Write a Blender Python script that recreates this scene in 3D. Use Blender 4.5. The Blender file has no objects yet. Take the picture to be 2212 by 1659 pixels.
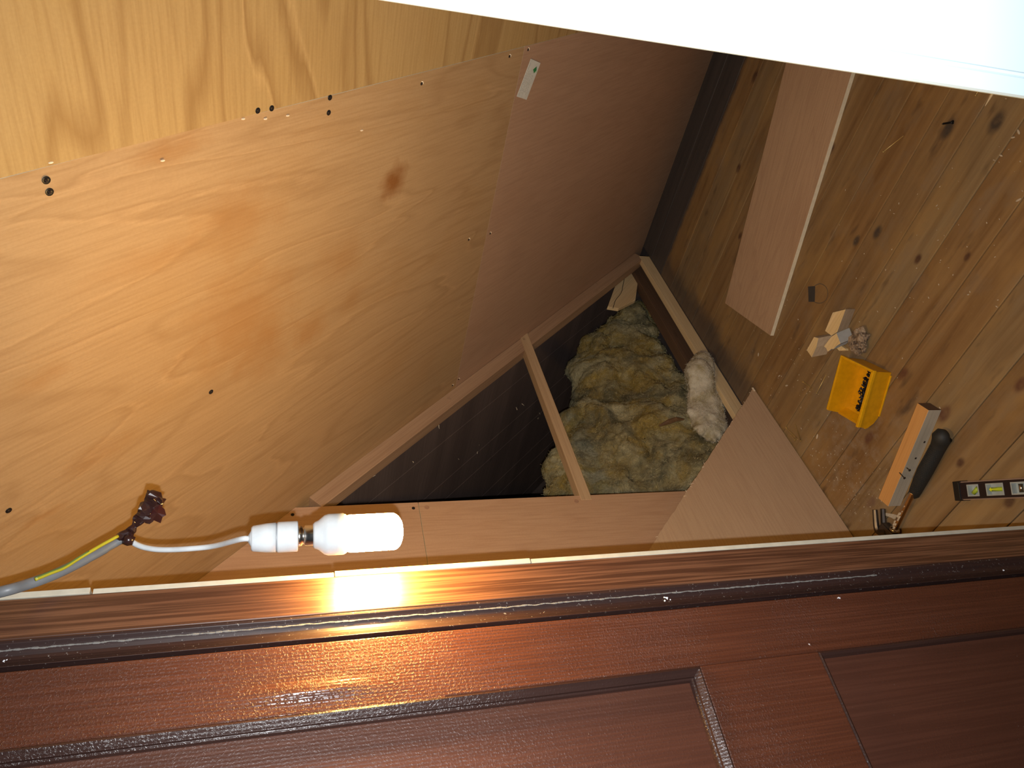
import bpy, bmesh, math, random
from mathutils import Vector, Matrix, noise
random.seed(7)
S = bpy.context.scene
COL = S.collection
# ------------------------------------------------------------------ camera, world, flash, exposure
F = 1610.0
YAW, PITCH, ROLL = 0.73438434, 0.29606527, 0.00456825
CAM = Vector((0, 0, 1.35))
fwd = Vector((-math.sin(YAW)*math.cos(PITCH), math.cos(YAW)*math.cos(PITCH), -math.sin(PITCH)))
rgt = Vector((math.cos(YAW), math.sin(YAW), 0)); upv = rgt.cross(fwd)
IX = -upv*math.cos(ROLL) + rgt*math.sin(ROLL)      # picture right (the camera is held on its side: down is picture right)
IY = rgt*math.cos(ROLL) + upv*math.sin(ROLL)       # picture up
cd = bpy.data.cameras.new('camera'); cam = bpy.data.objects.new('camera', cd); COL.objects.link(cam)
cd.sensor_width = 36; cd.lens = F/2212*36; cd.clip_start = 0.02
M = Matrix((IX, IY, -fwd)).transposed().to_4x4(); M.translation = CAM; cam.matrix_world = M
S.camera = cam
S.view_settings.view_transform = 'Standard'; S.view_settings.look = 'None'
S.view_settings.exposure = 0.28; S.view_settings.gamma = 1.0
w = bpy.data.worlds.new('world'); S.world = w; w.use_nodes = True
w.node_tree.nodes['Background'].inputs[0].default_value = (0.75, 0.85, 1, 1)
w.node_tree.nodes['Background'].inputs[1].default_value = 0.03
fl_ = bpy.data.lights.new('camera_flash', 'SPOT'); fl_.energy = 44.0; fl_.spot_size = math.radians(124); fl_.spot_blend = 1.0; fl_.color = (0.95, 0.97, 1.0); fl_.shadow_soft_size = 0.003
flash = bpy.data.objects.new('camera_flash', fl_); COL.objects.link(flash)
MF = M.copy(); MF.translation = CAM + IX*0.004 - IY*0.0195; flash.matrix_world = MF
BULB_L = 420.0; BULB_C = (1.0, 0.60, 0.17)

def ray(x, y): return fwd + IX*((x-1106)/F) - IY*((y-829.5)/F)
def at(x, y, t): return CAM + ray(x, y)*t
def hit(x, y, n, d):
    n = Vector(n); r = ray(x, y); return CAM + r*((d - n.dot(CAM))/n.dot(r))
def fl(x, y, z=0.0): return hit(x, y, (0, 0, 1), z)

# ------------------------------------------------------------------ layout constants (metres)
XW = -1.38; Y0 = 2.34; SL = math.radians(47.2); TS = math.tan(SL)
YF = .473; YR = .467; YB = .424; XJ = -.70; XR = -.104      # doorway: back of lining ply, back/front of frame, left and right reveals
nS = (0, TS, 1); dS = Y0*TS
def sl(x, y): return hit(x, y, nS, dS)
# slope frame: local X = up the slope?  grain direction chosen per panel; local Z = into the room
downv = Vector((0, math.cos(SL), -math.sin(SL))); nrm = Vector((0, -math.sin(SL), -math.cos(SL)))
S_O = Vector((0, Y0, 0))
def slope_pt(x, s, off=0): return S_O + Vector((x, 0, 0)) - downv*s + nrm*off     # s = distance up from the eaves
def s_of(p): return (S_O - p).dot(downv)
SEAM = SEAM_ = s_of(sl(985, 830)); STOP = (2.34-.50)/math.cos(SL)

def frame(origin, xdir, zhint=(0, 0, 1)):
    x = Vector(xdir).normalized(); z = Vector(zhint); z = (z - x*z.dot(x)).normalized(); y = z.cross(x)
    m = Matrix((x, y, z)).transposed().to_4x4(); m.translation = Vector(origin); return m
XA = -.452

# ------------------------------------------------------------------ materials
class NT:
    def __init__(s, name):
        s.m = bpy.data.materials.new(name); s.m.use_nodes = True; s.t = s.m.node_tree; s.n = s.t.nodes
        s.b = s.n['Principled BSDF']
    def new(s, typ, **k):
        n = s.n.new(typ)
        for a, v in k.items(): setattr(n, a, v)
        return n
    def put(s, n, i, v):
        if isinstance(v, bpy.types.NodeSocket): s.t.links.new(v, n.inputs[i])
        else: n.inputs[i].default_value = v
    def coord(s, sc=(1, 1, 1), rot=(0, 0, 0), loc=(0, 0, 0)):
        if not hasattr(s, 'tc'): s.tc = s.new('ShaderNodeTexCoord')
        mp = s.new('ShaderNodeMapping'); s.t.links.new(s.tc.outputs['Object'], mp.inputs[0])
        mp.inputs[1].default_value = loc; mp.inputs[2].default_value = rot; mp.inputs[3].default_value = sc
        return mp.outputs[0]
    def noise(s, vec, scale=1, detail=4, rough=.55, dist=0):
        n = s.new('ShaderNodeTexNoise'); s.put(n, 'Vector', vec); n.inputs['Scale'].default_value = scale
        n.inputs['Detail'].default_value = detail; n.inputs['Roughness'].default_value = rough; n.inputs['Distortion'].default_value = dist
        return n.outputs[0]
    def ramp(s, fac, stops):
        n = s.new('ShaderNodeValToRGB'); s.put(n, 0, fac); e = n.color_ramp.elements
        while len(e) < len(stops): e.new(.5)
        for q, (p, c) in zip(e, stops):
            q.position = p; q.color = (c, c, c, 1) if isinstance(c, (int, float)) else (*c, 1)
        return n.outputs[0]
    def mix(s, fac, a, b, mode='MIX'):
        n = s.new('ShaderNodeMix', data_type='RGBA', blend_type=mode)
        s.put(n, 0, fac)
        for i, v in ((6, a), (7, b)):
            s.put(n, i, v if isinstance(v, bpy.types.NodeSocket) else (*v, 1) if len(v) == 3 else v)
        return n.outputs[2]
    def math(s, op, a, b=0.0, c=0.0):
        n = s.new('ShaderNodeMath', operation=op); s.put(n, 0, a); s.put(n, 1, b); s.put(n, 2, c); return n.outputs[0]
    def bump(s, h, strength=.3, dist=.001, base=None):
        n = s.new('ShaderNodeBump'); n.inputs['Strength'].default_value = strength; n.inputs['Distance'].default_value = dist
        s.put(n, 'Height', h)
        if base: s.put(n, 'Normal', base)
        return n.outputs[0]
    def fin(s, col=None, rough=.6, normal=None, metal=0, spec=None, coat=0):
        if col is not None: s.put(s.b, 'Base Color', col if isinstance(col, bpy.types.NodeSocket) else (*col, 1))
        s.put(s.b, 'Roughness', rough); s.put(s.b, 'Metallic', metal)
        if normal: s.put(s.b, 'Normal', normal)
        if spec is not None: s.put(s.b, 'Specular IOR Level', spec)
        if coat: s.put(s.b, 'Coat Weight', coat); s.put(s.b, 'Coat Roughness', .12)
        return s.m

def srgb(r, g, b):
    f = lambda v: (v/255/12.92) if v/255 <= .04045 else ((v/255+.055)/1.055)**2.4
    return (f(r), f(g), f(b))

def plain(name, col, rough=.5, metal=0, spec=None, coat=0):
    n = NT(name); v = n.noise(n.coord(), 60, 3)
    c = n.mix(n.ramp(v, [(.35, .0), (.65, 1.)]), tuple(x*.92 for x in col), tuple(min(1, x*1.06) for x in col))
    return n.fin(c, rough, metal=metal, spec=spec, coat=coat)

def plywood(name, dark, mid, light, stain, seed=0, line=1.0, blot=1.0, lines=9, loc=None, rough=.55, spots=()):
    """rotary-cut veneer: grain runs along local X"""
    n = NT(name); L = (seed*3.1, seed*1.7, seed)
    warp = n.noise(n.coord((1.1, 1.1, 1), loc=L), 1.6, 3)
    base = n.coord((1.0, 5.5, 1), loc=L)
    contour = n.noise(base, 1.25, 2, .45, .6)
    contour = n.math('ADD', contour, n.math('MULTIPLY', n.noise(n.coord((14, 60, 8), loc=L), 1, 3, .65), .030))
    k = n.math('FRACT', n.math('MULTIPLY', contour, lines))
    tri = n.math('ABSOLUTE', n.math('SUBTRACT', k, .5))
    lin = n.ramp(tri, [(0, 1.), (.09, .55), (.2, 0.)])                       # thin growth contours
    fine = n.noise(n.coord((9, 210, 9), loc=L), 1, 3, .6)                    # pores
    c = n.mix(n.ramp(warp, [(.3, 0.), (.7, 1.)]), mid, light)
    c = n.mix(n.math('MULTIPLY', lin, .38*line), c, dark)
    lin2 = n.ramp(n.math('ABSOLUTE', n.math('SUBTRACT', n.math('FRACT', n.math('MULTIPLY', contour, lines*.5)), .3)), [(0, 1.), (.05, 0.)])
    c = n.mix(n.math('MULTIPLY', lin2, min(.55, .6*line*line)), c, tuple(min(1, v_*1.25) for v_ in light))
    c = n.mix(n.math('MULTIPLY', n.ramp(fine, [(.42, 0.), (.72, 1.)]), .35), c, dark)
    bl = n.noise(n.coord((1.4, 2.6, 2), loc=(L[0]+4, L[1]+2, 0)), 2.2, 4, .6)
    c = n.mix(n.math('MULTIPLY', n.ramp(bl, [(.52, 0.), (.72, 1.)]), .55*blot), c, stain)
    for (sx, sy, rx, ry, col, amt) in spots:      # stains of their own shape, local coordinates
        wv = n.new('ShaderNodeVectorMath', operation='SUBTRACT'); n.put(wv, 0, n.coord((1, 1, 0))); wv.inputs[1].default_value = (sx, sy, 0)
        dv_ = n.new('ShaderNodeVectorMath', operation='DIVIDE'); n.put(dv_, 0, wv.outputs[0]); dv_.inputs[1].default_value = (rx, ry, 1)
        ln = n.new('ShaderNodeVectorMath', operation='LENGTH'); n.put(ln, 0, dv_.outputs[0])
        rg = n.noise(n.coord((1, 1, 1), loc=L), 26, 4, .6)
        dd = n.math('ADD', ln.outputs['Value'], n.math('MULTIPLY', n.math('SUBTRACT', rg, .5), 1.3))
        c = n.mix(n.math('MULTIPLY', n.ramp(dd, [(.15, 1.), (1., 0.)]), amt), c, col)
    g = n.noise(n.coord((1, 1, 1)), 260, 2)
    c = n.mix(n.math('MULTIPLY', n.ramp(g, [(.35, 0.), (.7, 1.)]), .12), c, dark)
    nb = n.bump(fine, .25, .0006)
    return n.fin(c, rough, nb, spec=.25)

def timber(name, dark, mid, light, seed=0, rings=60, rough=.6, knots=.4, fine=.35):
    """sawn softwood: grain along local X"""
    n = NT(name); L = (seed*2.3, seed*1.1, seed*.7)
    v = n.noise(n.coord((.8, rings*.35, rings*.35), loc=L), 1, 3, .5, .35)
    c = n.mix(n.ramp(v, [(.35, 0.), (.65, 1.)]), mid, light)
    f = n.noise(n.coord((6, 260, 260), loc=L), 1, 3)
    c = n.mix(n.math('MULTIPLY', n.ramp(f, [(.4, 0.), (.7, 1.)]), fine), c, dark)
    kn = n.noise(n.coord((9, 22, 22), loc=L), 1, 1)
    c = n.mix(n.math('MULTIPLY', n.ramp(kn, [(.72, 0.), (.8, 1.)]), knots), c, dark)
    return n.fin(c, rough, n.bump(f, .3, .0006), spec=.25)

def varnished(name, dark, mid, light, rough, seed=0, bumpy=0, grain=1, coat=.0, dust=0, spec=.5, up='Z'):
    """vertical grain (along Z) under gloss varnish"""
    n = NT(name); L = (seed, seed*2, 0)
    ax = (lambda a, b: (a, a, b)) if up == 'Z' else (lambda a, b: (a, b, a))
    v = n.noise(n.coord(ax(300, 5), loc=L), 1, 3, .5, .2)
    v2 = n.noise(n.coord(ax(90, 1.0), loc=L), 1, 3, .5, .5)
    c = n.mix(n.ramp(v2, [(.3, 0.), (.7, 1.)]), mid, light)
    c = n.mix(n.math('MULTIPLY', n.ramp(v, [(.40, 0.), (.56, 1.)]), .85*grain), c, dark)
    big = n.noise(n.coord((3, 3, 2)), 1, 3)
    c = n.mix(n.math('MULTIPLY', n.ramp(big, [(.45, 0.), (.7, 1.)]), .4), c, dark)
    nb = n.bump(v, .22*grain, .0005)
    if bumpy:
        w1 = n.new('ShaderNodeTexWave', wave_type='BANDS', bands_direction='X'); n.put(w1, 'Vector', n.coord((1, 1, 1)))
        w1.inputs['Scale'].default_value = 95; w1.inputs['Distortion'].default_value = 1.2; w1.inputs['Detail'].default_value = 2
        nb = n.bump(w1.outputs[1], .32*bumpy, .0006, nb)
        al = n.noise(n.coord((1, 1, .7)), 420, 3, .65)
        msk = n.noise(n.coord((1, 1, 1)), 5, 2)
        hh = n.math('MULTIPLY', n.ramp(al, [(.5, 0.), (.75, 1.)]), n.ramp(msk, [(.35, .25), (.62, 1.)]))
        nb = n.bump(hh, .75*bumpy, .0009, nb)
        sp = n.noise(n.coord((1, 1, 1)), 700, 1)
        c = n.mix(n.math('MULTIPLY', n.ramp(sp, [(.80, 0.), (.84, 1.)]), .55), c, (.55, .5, .45))  # sparkles of the varnish put into the colour as pale specks
    if dust:
        d = n.noise(n.coord((1, 1, 1)), 330, 3, .7)
        c = n.mix(n.math('MULTIPLY', n.ramp(d, [(.64, 0.), (.72, 1.)]), dust), c, (.42, .40, .37))
    return n.fin(c, rough, nb, coat=coat, spec=spec)

_mo = frame(slope_pt(XW-.045, SEAM_, 0), -downv, nrm).inverted(); _my = frame(slope_pt(XA, .02, 0), (1, 0, 0), nrm).inverted()
def spo(px, py, rx, ry, amt, col=(.30, .12, .02), inv=None):
    v = (inv or _mo) @ sl(px, py); return (v.x, v.y, rx, ry, col, amt)
SP_O = [spo(848, 393, .045, .042, .85, (.22, .075, .012)), spo(515, 470, .10, .07, .32), spo(520, 690, .14, .11, .38), spo(570, 760, .08, .08, .3), spo(670, 715, .05, .05, .4), spo(735, 560, .08, .06, .25),
        spo(375, 325, .07, .022, .4), spo(90, 820, .05, .02, .3), spo(220, 980, .08, .03, .22), spo(100, 1110, .05, .012, .35), spo(760, 640, .04, .04, .25), spo(330, 560, .12, .03, .2)]
PLY_Y = plywood('ply_yellow', (.24, .13, .045), (.40, .262, .105), (.455, .315, .14), (.40, .25, .08), 1, 1.5, .5, 6)
PLY_O = plywood('ply_orange', (.25, .14, .06), (.40, .262, .135), (.46, .31, .165), (.36, .19, .055), 2, .75, .45, 9, spots=SP_O)
PLY_B = plywood('ply_brown', (.27, .155, .10), (.42, .27, .175), (.46, .30, .20), (.37, .215, .13), 3, .3, .6, 7)
PLY_S = plywood('ply_strip', (.30, .15, .08), (.47, .29, .18), (.51, .33, .20), (.42, .23, .11), 4, .3, .5, 7)
PLY_T = plywood('ply_offcut', (.34, .21, .13), (.50, .345, .215), (.54, .38, .245), (.46, .30, .18), 5, .15, .3, 5)
PLY_F = plywood('ply_plank', (.32, .19, .12), (.53, .35, .215), (.58, .40, .25), (.46, .28, .16), 6, .5, .5, 14)
PLYEDGE = plain('ply_edge', (.74, .67, .50), .8)
PINE = timber('pine', (.28, .16, .08), (.47, .32, .18), (.56, .40, .24), 1)
PINE_L = timber('pine_pale', (.42, .27, .12), (.68, .50, .27), (.76, .60, .36), 2, 50, knots=.2)
OFFCUT = timber('fresh_cut_pine', (.50, .33, .13), (.84, .62, .30), (.92, .72, .40), 21, 60, knots=.1)
PINE_G = timber('pine_grey', (.26, .22, .17), (.46, .41, .32), (.55, .50, .40), 3, 50)
PINE_O = timber('pine_orange', (.45, .20, .05), (.62, .30, .08), (.68, .36, .12), 4, 50, knots=.2)
OLDWOOD = timber('old_roof_wood', (.06, .045, .04), (.12, .09, .08), (.17, .13, .11), 5, 30)
DARKSIDE = timber('dark_timber', (.05, .03, .02), (.11, .065, .04), (.15, .09, .055), 6, 30)
REVEAL = varnished('varnished_frame', (.050, .018, .009), (.145, .060, .030), (.185, .083, .042), .34, 1, spec=1.0)
BEAD = varnished('dark_bead_paint', (.014, .008, .008), (.030, .015, .013), (.042, .020, .016), .38, 2, grain=.3, dust=.5, spec=.4)
DOOR = varnished('door_varnish', (.050, .016, .009), (.092, .030, .015), (.105, .036, .019), .25, 3, bumpy=1, grain=.5, spec=.34, up='Y')
DOORP = varnished('door_panel_varnish', (.050, .018, .011), (.078, .028, .017), (.088, .033, .020), .36, 4, bumpy=.45, grain=.5, spec=.35, up='Y')
MOULD = varnished('door_moulding', (.016, .008, .007), (.036, .017, .013), (.048, .023, .018), .25, 5, bumpy=.4, grain=.3, spec=.45, up='Y')
WHITE = NT('white_gloss_paint').fin((.55, .66, .70), .35)
STEEL = plain('steel', (.55, .52, .48), .22, 1)
DARKSTEEL = plain('dark_steel', (.10, .085, .075), .35, .8)
BRASS = plain('yellow_passivated', (.60, .42, .15), .35, .55)
BLACKSCREW = plain('black_screw', (.012, .012, .014), .35, .3)
HOLE = plain('hole_dark', (.02, .01, .006), .9)
CHIP = plain('torn_veneer', (.80, .68, .50), .9)
RUBBER = plain('rubber_grip', (.018, .019, .018), .62)
PLAST_W = plain('white_plastic', (.52, .55, .56), .3)
PLAST_G = plain('grey_pvc', (.15, .158, .165), .45)
YELLOW = plain('yellow_plastic', (.74, .36, .004), .38)
TAPE = plain('brown_tape', (.024, .009, .008), .25)
GREEN = plain('green_print', (.02, .22, .07), .6)

def m_floor():
    n = NT('floor_boards')
    geo = n.new('ShaderNodeNewGeometry'); sx = n.new('ShaderNodeSeparateXYZ'); n.put(sx, 0, geo.outputs['Position'])
    X, Y = sx.outputs[0], sx.outputs[1]
    idx = n.math('FLOOR', n.math('DIVIDE', n.math('SUBTRACT', Y, .741), .1006))
    wn = n.new('ShaderNodeTexWhiteNoise', noise_dimensions='1D'); n.put(wn, 'W', idx)
    cmb = n.new('ShaderNodeCombineXYZ')
    n.put(cmb, 0, n.math('MULTIPLY', X, 2.2)); n.put(cmb, 1, n.math('MULTIPLY', Y, 38)); n.put(cmb, 2, n.math('MULTIPLY', idx, 3.7))
    g = n.noise(cmb.outputs[0], 1, 4, .6, .6)
    c = n.mix(n.ramp(g, [(.3, 0.), (.7, 1.)]), (.205, .130, .060), (.325, .232, .118))
    c = n.mix(wn.outputs[0], c, n.mix(1., c, (.94, .78, .62), 'MULTIPLY'))
    # warm worn patches, grey bloom, dark smudges
    blot = n.noise(n.coord((1.0, 2.2, 1)), 4.2, 4, .6)
    c = n.mix(n.math('MULTIPLY', n.ramp(blot, [(.48, 0.), (.68, 1.)]), .55), c, (.40, .245, .090))
    gb = n.noise(n.coord((1.5, 2.6, 1), loc=(5, 3, 0)), 5, 4, .65)
    c = n.mix(n.math('MULTIPLY', n.ramp(gb, [(.52, 0.), (.72, 1.)]), .5), c, (.25, .19, .125))
    sm = n.noise(n.coord((1.6, 5, 1), loc=(9, 1, 0)), 5, 3, .55)
    c = n.mix(n.math('MULTIPLY', n.ramp(sm, [(.60, 0.), (.76, 1.)]), .75), c, (.075, .048, .032))
    # plaster-dust bloom on the boards near the doorway
    du = n.noise(n.coord((1, 1, 1)), 26, 5, .7)
    def near(cx, cy, r0, r1, ax=1.0):
        v = n.new('ShaderNodeCombineXYZ'); n.put(v, 0, n.math('MULTIPLY', n.math('SUBTRACT', X, cx), ax)); n.put(v, 1, n.math('SUBTRACT', Y, cy))
        ln = n.new('ShaderNodeVectorMath', operation='LENGTH'); n.put(ln, 0, v.outputs[0])
        mr = n.new('ShaderNodeMapRange'); n.put(mr, 0, ln.outputs['Value']); mr.inputs[1].default_value = r0; mr.inputs[2].default_value = r1
        mr.inputs[3].default_value = 1; mr.inputs[4].default_value = 0; mr.interpolation_type = 'SMOOTHSTEP'
        return mr.outputs[0]
    zone = near(-1.17, 1.0, .05, .30)
    c = n.mix(n.math('MULTIPLY', n.math('MULTIPLY', n.ramp(du, [(.48, 0.), (.7, 1.)]), zone), .6), c, (.36, .29, .21))
    # knots
    kw = n.noise(n.coord((1, 1, 1)), 60, 2)
    for kx, ky, r, col in [(-.698, 1.318, .013, 0), (-.749, 1.364, .011, 0), (-.679, 1.174, .010, 1), (-.606, 1.071, .008, 1), (-.897, 1.033, .014, 2),
                      (-.887, .893, .017, 2), (-1.078, 1.007, .014, 2), (-.933, .795, .010, 1), (-.907, .669, .012, 1), (-1.187, .897, .015, 3),
                      (-.373, 1.194, .018, 0), (-.432, 1.294, .016, 0), (-.722, .805, .014, 2), (-.606, 2.058, .014, 1), (-.85, 1.95, .012, 1), (-1.0, 1.80, .010, 1), (-.62, 1.60, .012, 1)]:
        a = near(kx, ky, r*.35, r*1.15, .62)
        kc = [(.06, .05, .042), (.09, .045, .028), (.13, .058, .034), (.20, .125, .08)][col]
        c = n.mix(n.math('MULTIPLY', a, n.ramp(kw, [(.2, .5), (.6, .95)])), c, kc)
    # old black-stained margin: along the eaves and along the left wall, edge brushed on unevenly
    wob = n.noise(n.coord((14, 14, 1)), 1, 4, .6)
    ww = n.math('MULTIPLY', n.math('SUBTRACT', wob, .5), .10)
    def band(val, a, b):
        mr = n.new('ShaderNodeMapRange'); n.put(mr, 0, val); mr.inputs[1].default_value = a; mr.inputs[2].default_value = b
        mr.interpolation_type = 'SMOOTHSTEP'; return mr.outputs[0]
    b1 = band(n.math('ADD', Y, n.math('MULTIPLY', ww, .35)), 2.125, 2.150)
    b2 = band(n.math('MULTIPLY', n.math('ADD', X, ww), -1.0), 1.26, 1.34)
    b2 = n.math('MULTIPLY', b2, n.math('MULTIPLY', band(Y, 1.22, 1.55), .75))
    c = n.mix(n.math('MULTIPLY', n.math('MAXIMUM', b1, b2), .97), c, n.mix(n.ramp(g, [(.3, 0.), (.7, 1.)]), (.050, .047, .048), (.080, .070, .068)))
    # sawdust specks
    sp = n.noise(n.coord((1, 1, 1)), 330, 1)
    c = n.mix(n.math('MULTIPLY', n.ramp(sp, [(.79, 0.), (.83, 1.)]), .5), c, (.5, .42, .3))
    f = n.noise(cmb.outputs[0], 5, 4, .6)
    return n.fin(c, n.ramp(blot, [(.3, .55), (.7, .42)]), n.bump(f, .25, .0008), spec=.35)
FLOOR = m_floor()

def m_wool():
    n = NT('mineral_wool')
    wv = n.new('ShaderNodeVectorMath', operation='ADD'); wsc = n.new('ShaderNodeVectorMath', operation='SCALE'); wn = n.new('ShaderNodeTexNoise'); wn.inputs['Scale'].default_value = 14; wn.inputs['Detail'].default_value = 3
    n.put(wn, 'Vector', n.coord()); n.put(wsc, 0, wn.outputs[1]); wsc.inputs['Scale'].default_value = .10
    n.put(wv, 0, n.coord()); n.put(wv, 1, wsc.outputs[0])
    W_ = wv.outputs[0]
    a = n.noise(W_, 7, 5, .6); b = n.noise(n.coord((1, 1, 1), loc=(3, 1, 2)), 9, 4, .6, .8); f = n.noise(W_, 130, 5, .75, 2.5); f2 = n.noise(W_, 42, 4, .7, 2)
    c = n.mix(n.ramp(a, [(.36, 0.), (.60, 1.)]), (.42, .33, .13), (.66, .60, .36))
    c = n.mix(n.math('MULTIPLY', n.ramp(b, [(.47, 0.), (.60, 1.)]), .8), c, (.52, .37, .09))
    d = n.noise(n.coord((1, 1, 1), loc=(7.4, 7, 7)), 6.5, 4, .6, .6)
    c = n.mix(n.math('MULTIPLY', n.ramp(d, [(.50, 0.), (.62, 1.)]), .8), c, (.15, .15, .10))
    c = n.mix(n.math('MULTIPLY', n.ramp(f2, [(.35, 1.), (.5, 0.)]), .45), c, (.20, .15, .06))
    c = n.mix(n.math('MULTIPLY', n.ramp(f, [(.5, 0.), (.75, 1.)]), .45), c, (.74, .70, .50))
    return n.fin(c, .95, n.bump(f, .9, .006, n.bump(f2, .8, .012)), spec=.05)
WOOL = m_wool()

def m_tuft():
    n = NT('mineral_wool_pale'); a = n.noise(n.coord(), 22, 5, .6); f = n.noise(n.coord(), 130, 4, .7, 1.5)
    c = n.mix(n.ramp(a, [(.38, 0.), (.6, 1.)]), (.40, .34, .20), (.66, .61, .48))
    return n.fin(c, .95, n.bump(f, .8, .004), spec=.1)
TUFT = m_tuft()

def m_emit():
    m = bpy.data.materials.new('lamp_glass_lit'); m.use_nodes = True; t = m.node_tree; b = t.nodes['Principled BSDF']
    b.inputs['Base Color'].default_value = (1, .9, .8, 1); b.inputs['Emission Color'].default_value = (*BULB_C, 1); b.inputs['Emission Strength'].default_value = BULB_L
    return m
LIT = m_emit()
def m_vial():
    n = NT('level_vial_fluid'); return n.fin((.42, .55, .05), .12, spec=.6)
VIAL = m_vial()

# ------------------------------------------------------------------ builders
def link(name, bm, mat, parent=None, mw=None, smooth=False, bevel=0, mats=None):
    me = bpy.data.meshes.new(name); bmesh.ops.recalc_face_normals(bm, faces=bm.faces); bm.to_mesh(me); bm.free()
    for m in (mats or [mat]): me.materials.append(m)
    if smooth:
        for p in me.polygons: p.use_smooth = True
    o = bpy.data.objects.new(name, me); COL.objects.link(o)
    if mw is not None: o.matrix_world = mw
    if parent is not None:
        o.parent = parent
        pm = WM[parent.name]
        o.matrix_parent_inverse = pm.inverted()
    WM[o.name] = (mw.copy() if mw is not None else Matrix.Identity(4))
    if bevel:
        b = o.modifiers.new('bevel', 'BEVEL'); b.width = bevel; b.segments = 2; b.limit_method = 'ANGLE'
    return o
WM = {}
def thing(name, loc, label, cat, group=None):
    o = bpy.data.objects.new(name, None); COL.objects.link(o); o.empty_display_size = .03
    mw = Matrix.Translation(Vector(loc)); o.matrix_world = mw; WM[o.name] = mw
    tag(o, label, cat, group); return o
def tag(o, label, cat, group=None, kind=None):
    o['label'] = label; o['category'] = cat
    if group: o['group'] = group
    if kind: o['kind'] = kind
    return o
def struct(o): o['kind'] = 'structure'; return o
def frame(origin, xdir, zhint=(0, 0, 1)):
    x = Vector(xdir).normalized(); z = Vector(zhint); z = (z - x*z.dot(x)).normalized(); y = z.cross(x)
    m = Matrix((x, y, z)).transposed().to_4x4(); m.translation = Vector(origin); return m
def bbox(bm, a, b):
    v = [bm.verts.new((x, y, z)) for z in (a[2], b[2]) for y in (a[1], b[1]) for x in (a[0], b[0])]
    for f in ((0, 2, 3, 1), (4, 5, 7, 6), (0, 1, 5, 4), (2, 6, 7, 3), (0, 4, 6, 2), (1, 3, 7, 5)): bm.faces.new([v[i] for i in f])
def boxm(a, b): bm = bmesh.new(); bbox(bm, a, b); return bm
def prism(pts, z0, z1, rim_mat=None):
    bm = bmesh.new(); lo = [bm.verts.new((p[0], p[1], z0)) for p in pts]; hi = [bm.verts.new((p[0], p[1], z1)) for p in pts]
    bm.faces.new(lo[::-1]); bm.faces.new(hi)
    for i in range(len(pts)):
        f = bm.faces.new((lo[i], lo[(i+1) % len(pts)], hi[(i+1) % len(pts)], hi[i]))
        if rim_mat: f.material_index = rim_mat
    return bm
def tube(path, rad, seg=12, bm=None, flat=1.0):
    bm = bm or bmesh.new(); path = [Vector(p) for p in path]; rs = rad if isinstance(rad, (list, tuple)) else [rad]*len(path)
    prev = None; rings = []
    for i, p in enumerate(path):
        d = (path[min(i+1, len(path)-1)] - path[max(i-1, 0)]).normalized()
        if prev is None:
            a = d.orthogonal().normalized()
        else: a = (prev - d*prev.dot(d)).normalized()
        prev = a; b = d.cross(a)
        rings.append([bm.verts.new(p + (a*math.cos(2*math.pi*k/seg) + b*math.sin(2*math.pi*k/seg)*flat)*rs[i]) for k in range(seg)])
    for i in range(len(rings)-1):
        for k in range(seg): bm.faces.new((rings[i][k], rings[i][(k+1) % seg], rings[i+1][(k+1) % seg], rings[i+1][k]))
    bm.faces.new(rings[0][::-1]); bm.faces.new(rings[-1]); return bm
def smoothpath(pts, n=6):
    pts = [Vector(p) for p in pts]; out = []
    P = [pts[0]*2-pts[1]] + pts + [pts[-1]*2-pts[-2]]
    for i in range(1, len(P)-2):
        for k in range(n):
            t = k/n; a, b, c, d = P[i-1:i+3]
            out.append(.5*((2*b) + (c-a)*t + (2*a-5*b+4*c-d)*t*t + (3*b-a-3*c+d)*t**3))
    out.append(pts[-1]); return out
def lathe(prof, seg=28, lobes=0, amp=0):
    """profile (r, z) turned about local Z"""
    bm = bmesh.new(); rings = []
    for r, z in prof:
        rings.append([bm.verts.new(((r*(1+amp*math.cos(lobes*2*math.pi*k/seg)))*math.cos(2*math.pi*k/seg), (r*(1+amp*math.cos(lobes*2*math.pi*k/seg)))*math.sin(2*math.pi*k/seg), z)) for k in range(seg)])
    for i in range(len(rings)-1):
        for k in range(seg): bm.faces.new((rings[i][k], rings[i][(k+1) % seg], rings[i+1][(k+1) % seg], rings[i+1][k]))
    bm.faces.new(rings[0][::-1]); bm.faces.new(rings[-1]); return bm

# ------------------------------------------------------------------ the setting
bm = bmesh.new()
y = .741 - 9*.1006
while y < 2.36:
    j = .0009
    bbox(bm, (XW-.0 if y > .3 else -1.6, y+j, -.022), (.45, y+.1006-j, 0)); y += .1006
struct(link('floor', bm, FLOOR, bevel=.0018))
struct(link('floor', boxm((-2.9, -1.2, -.16), (.6, 2.9, -.135)), OLDWOOD))
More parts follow.
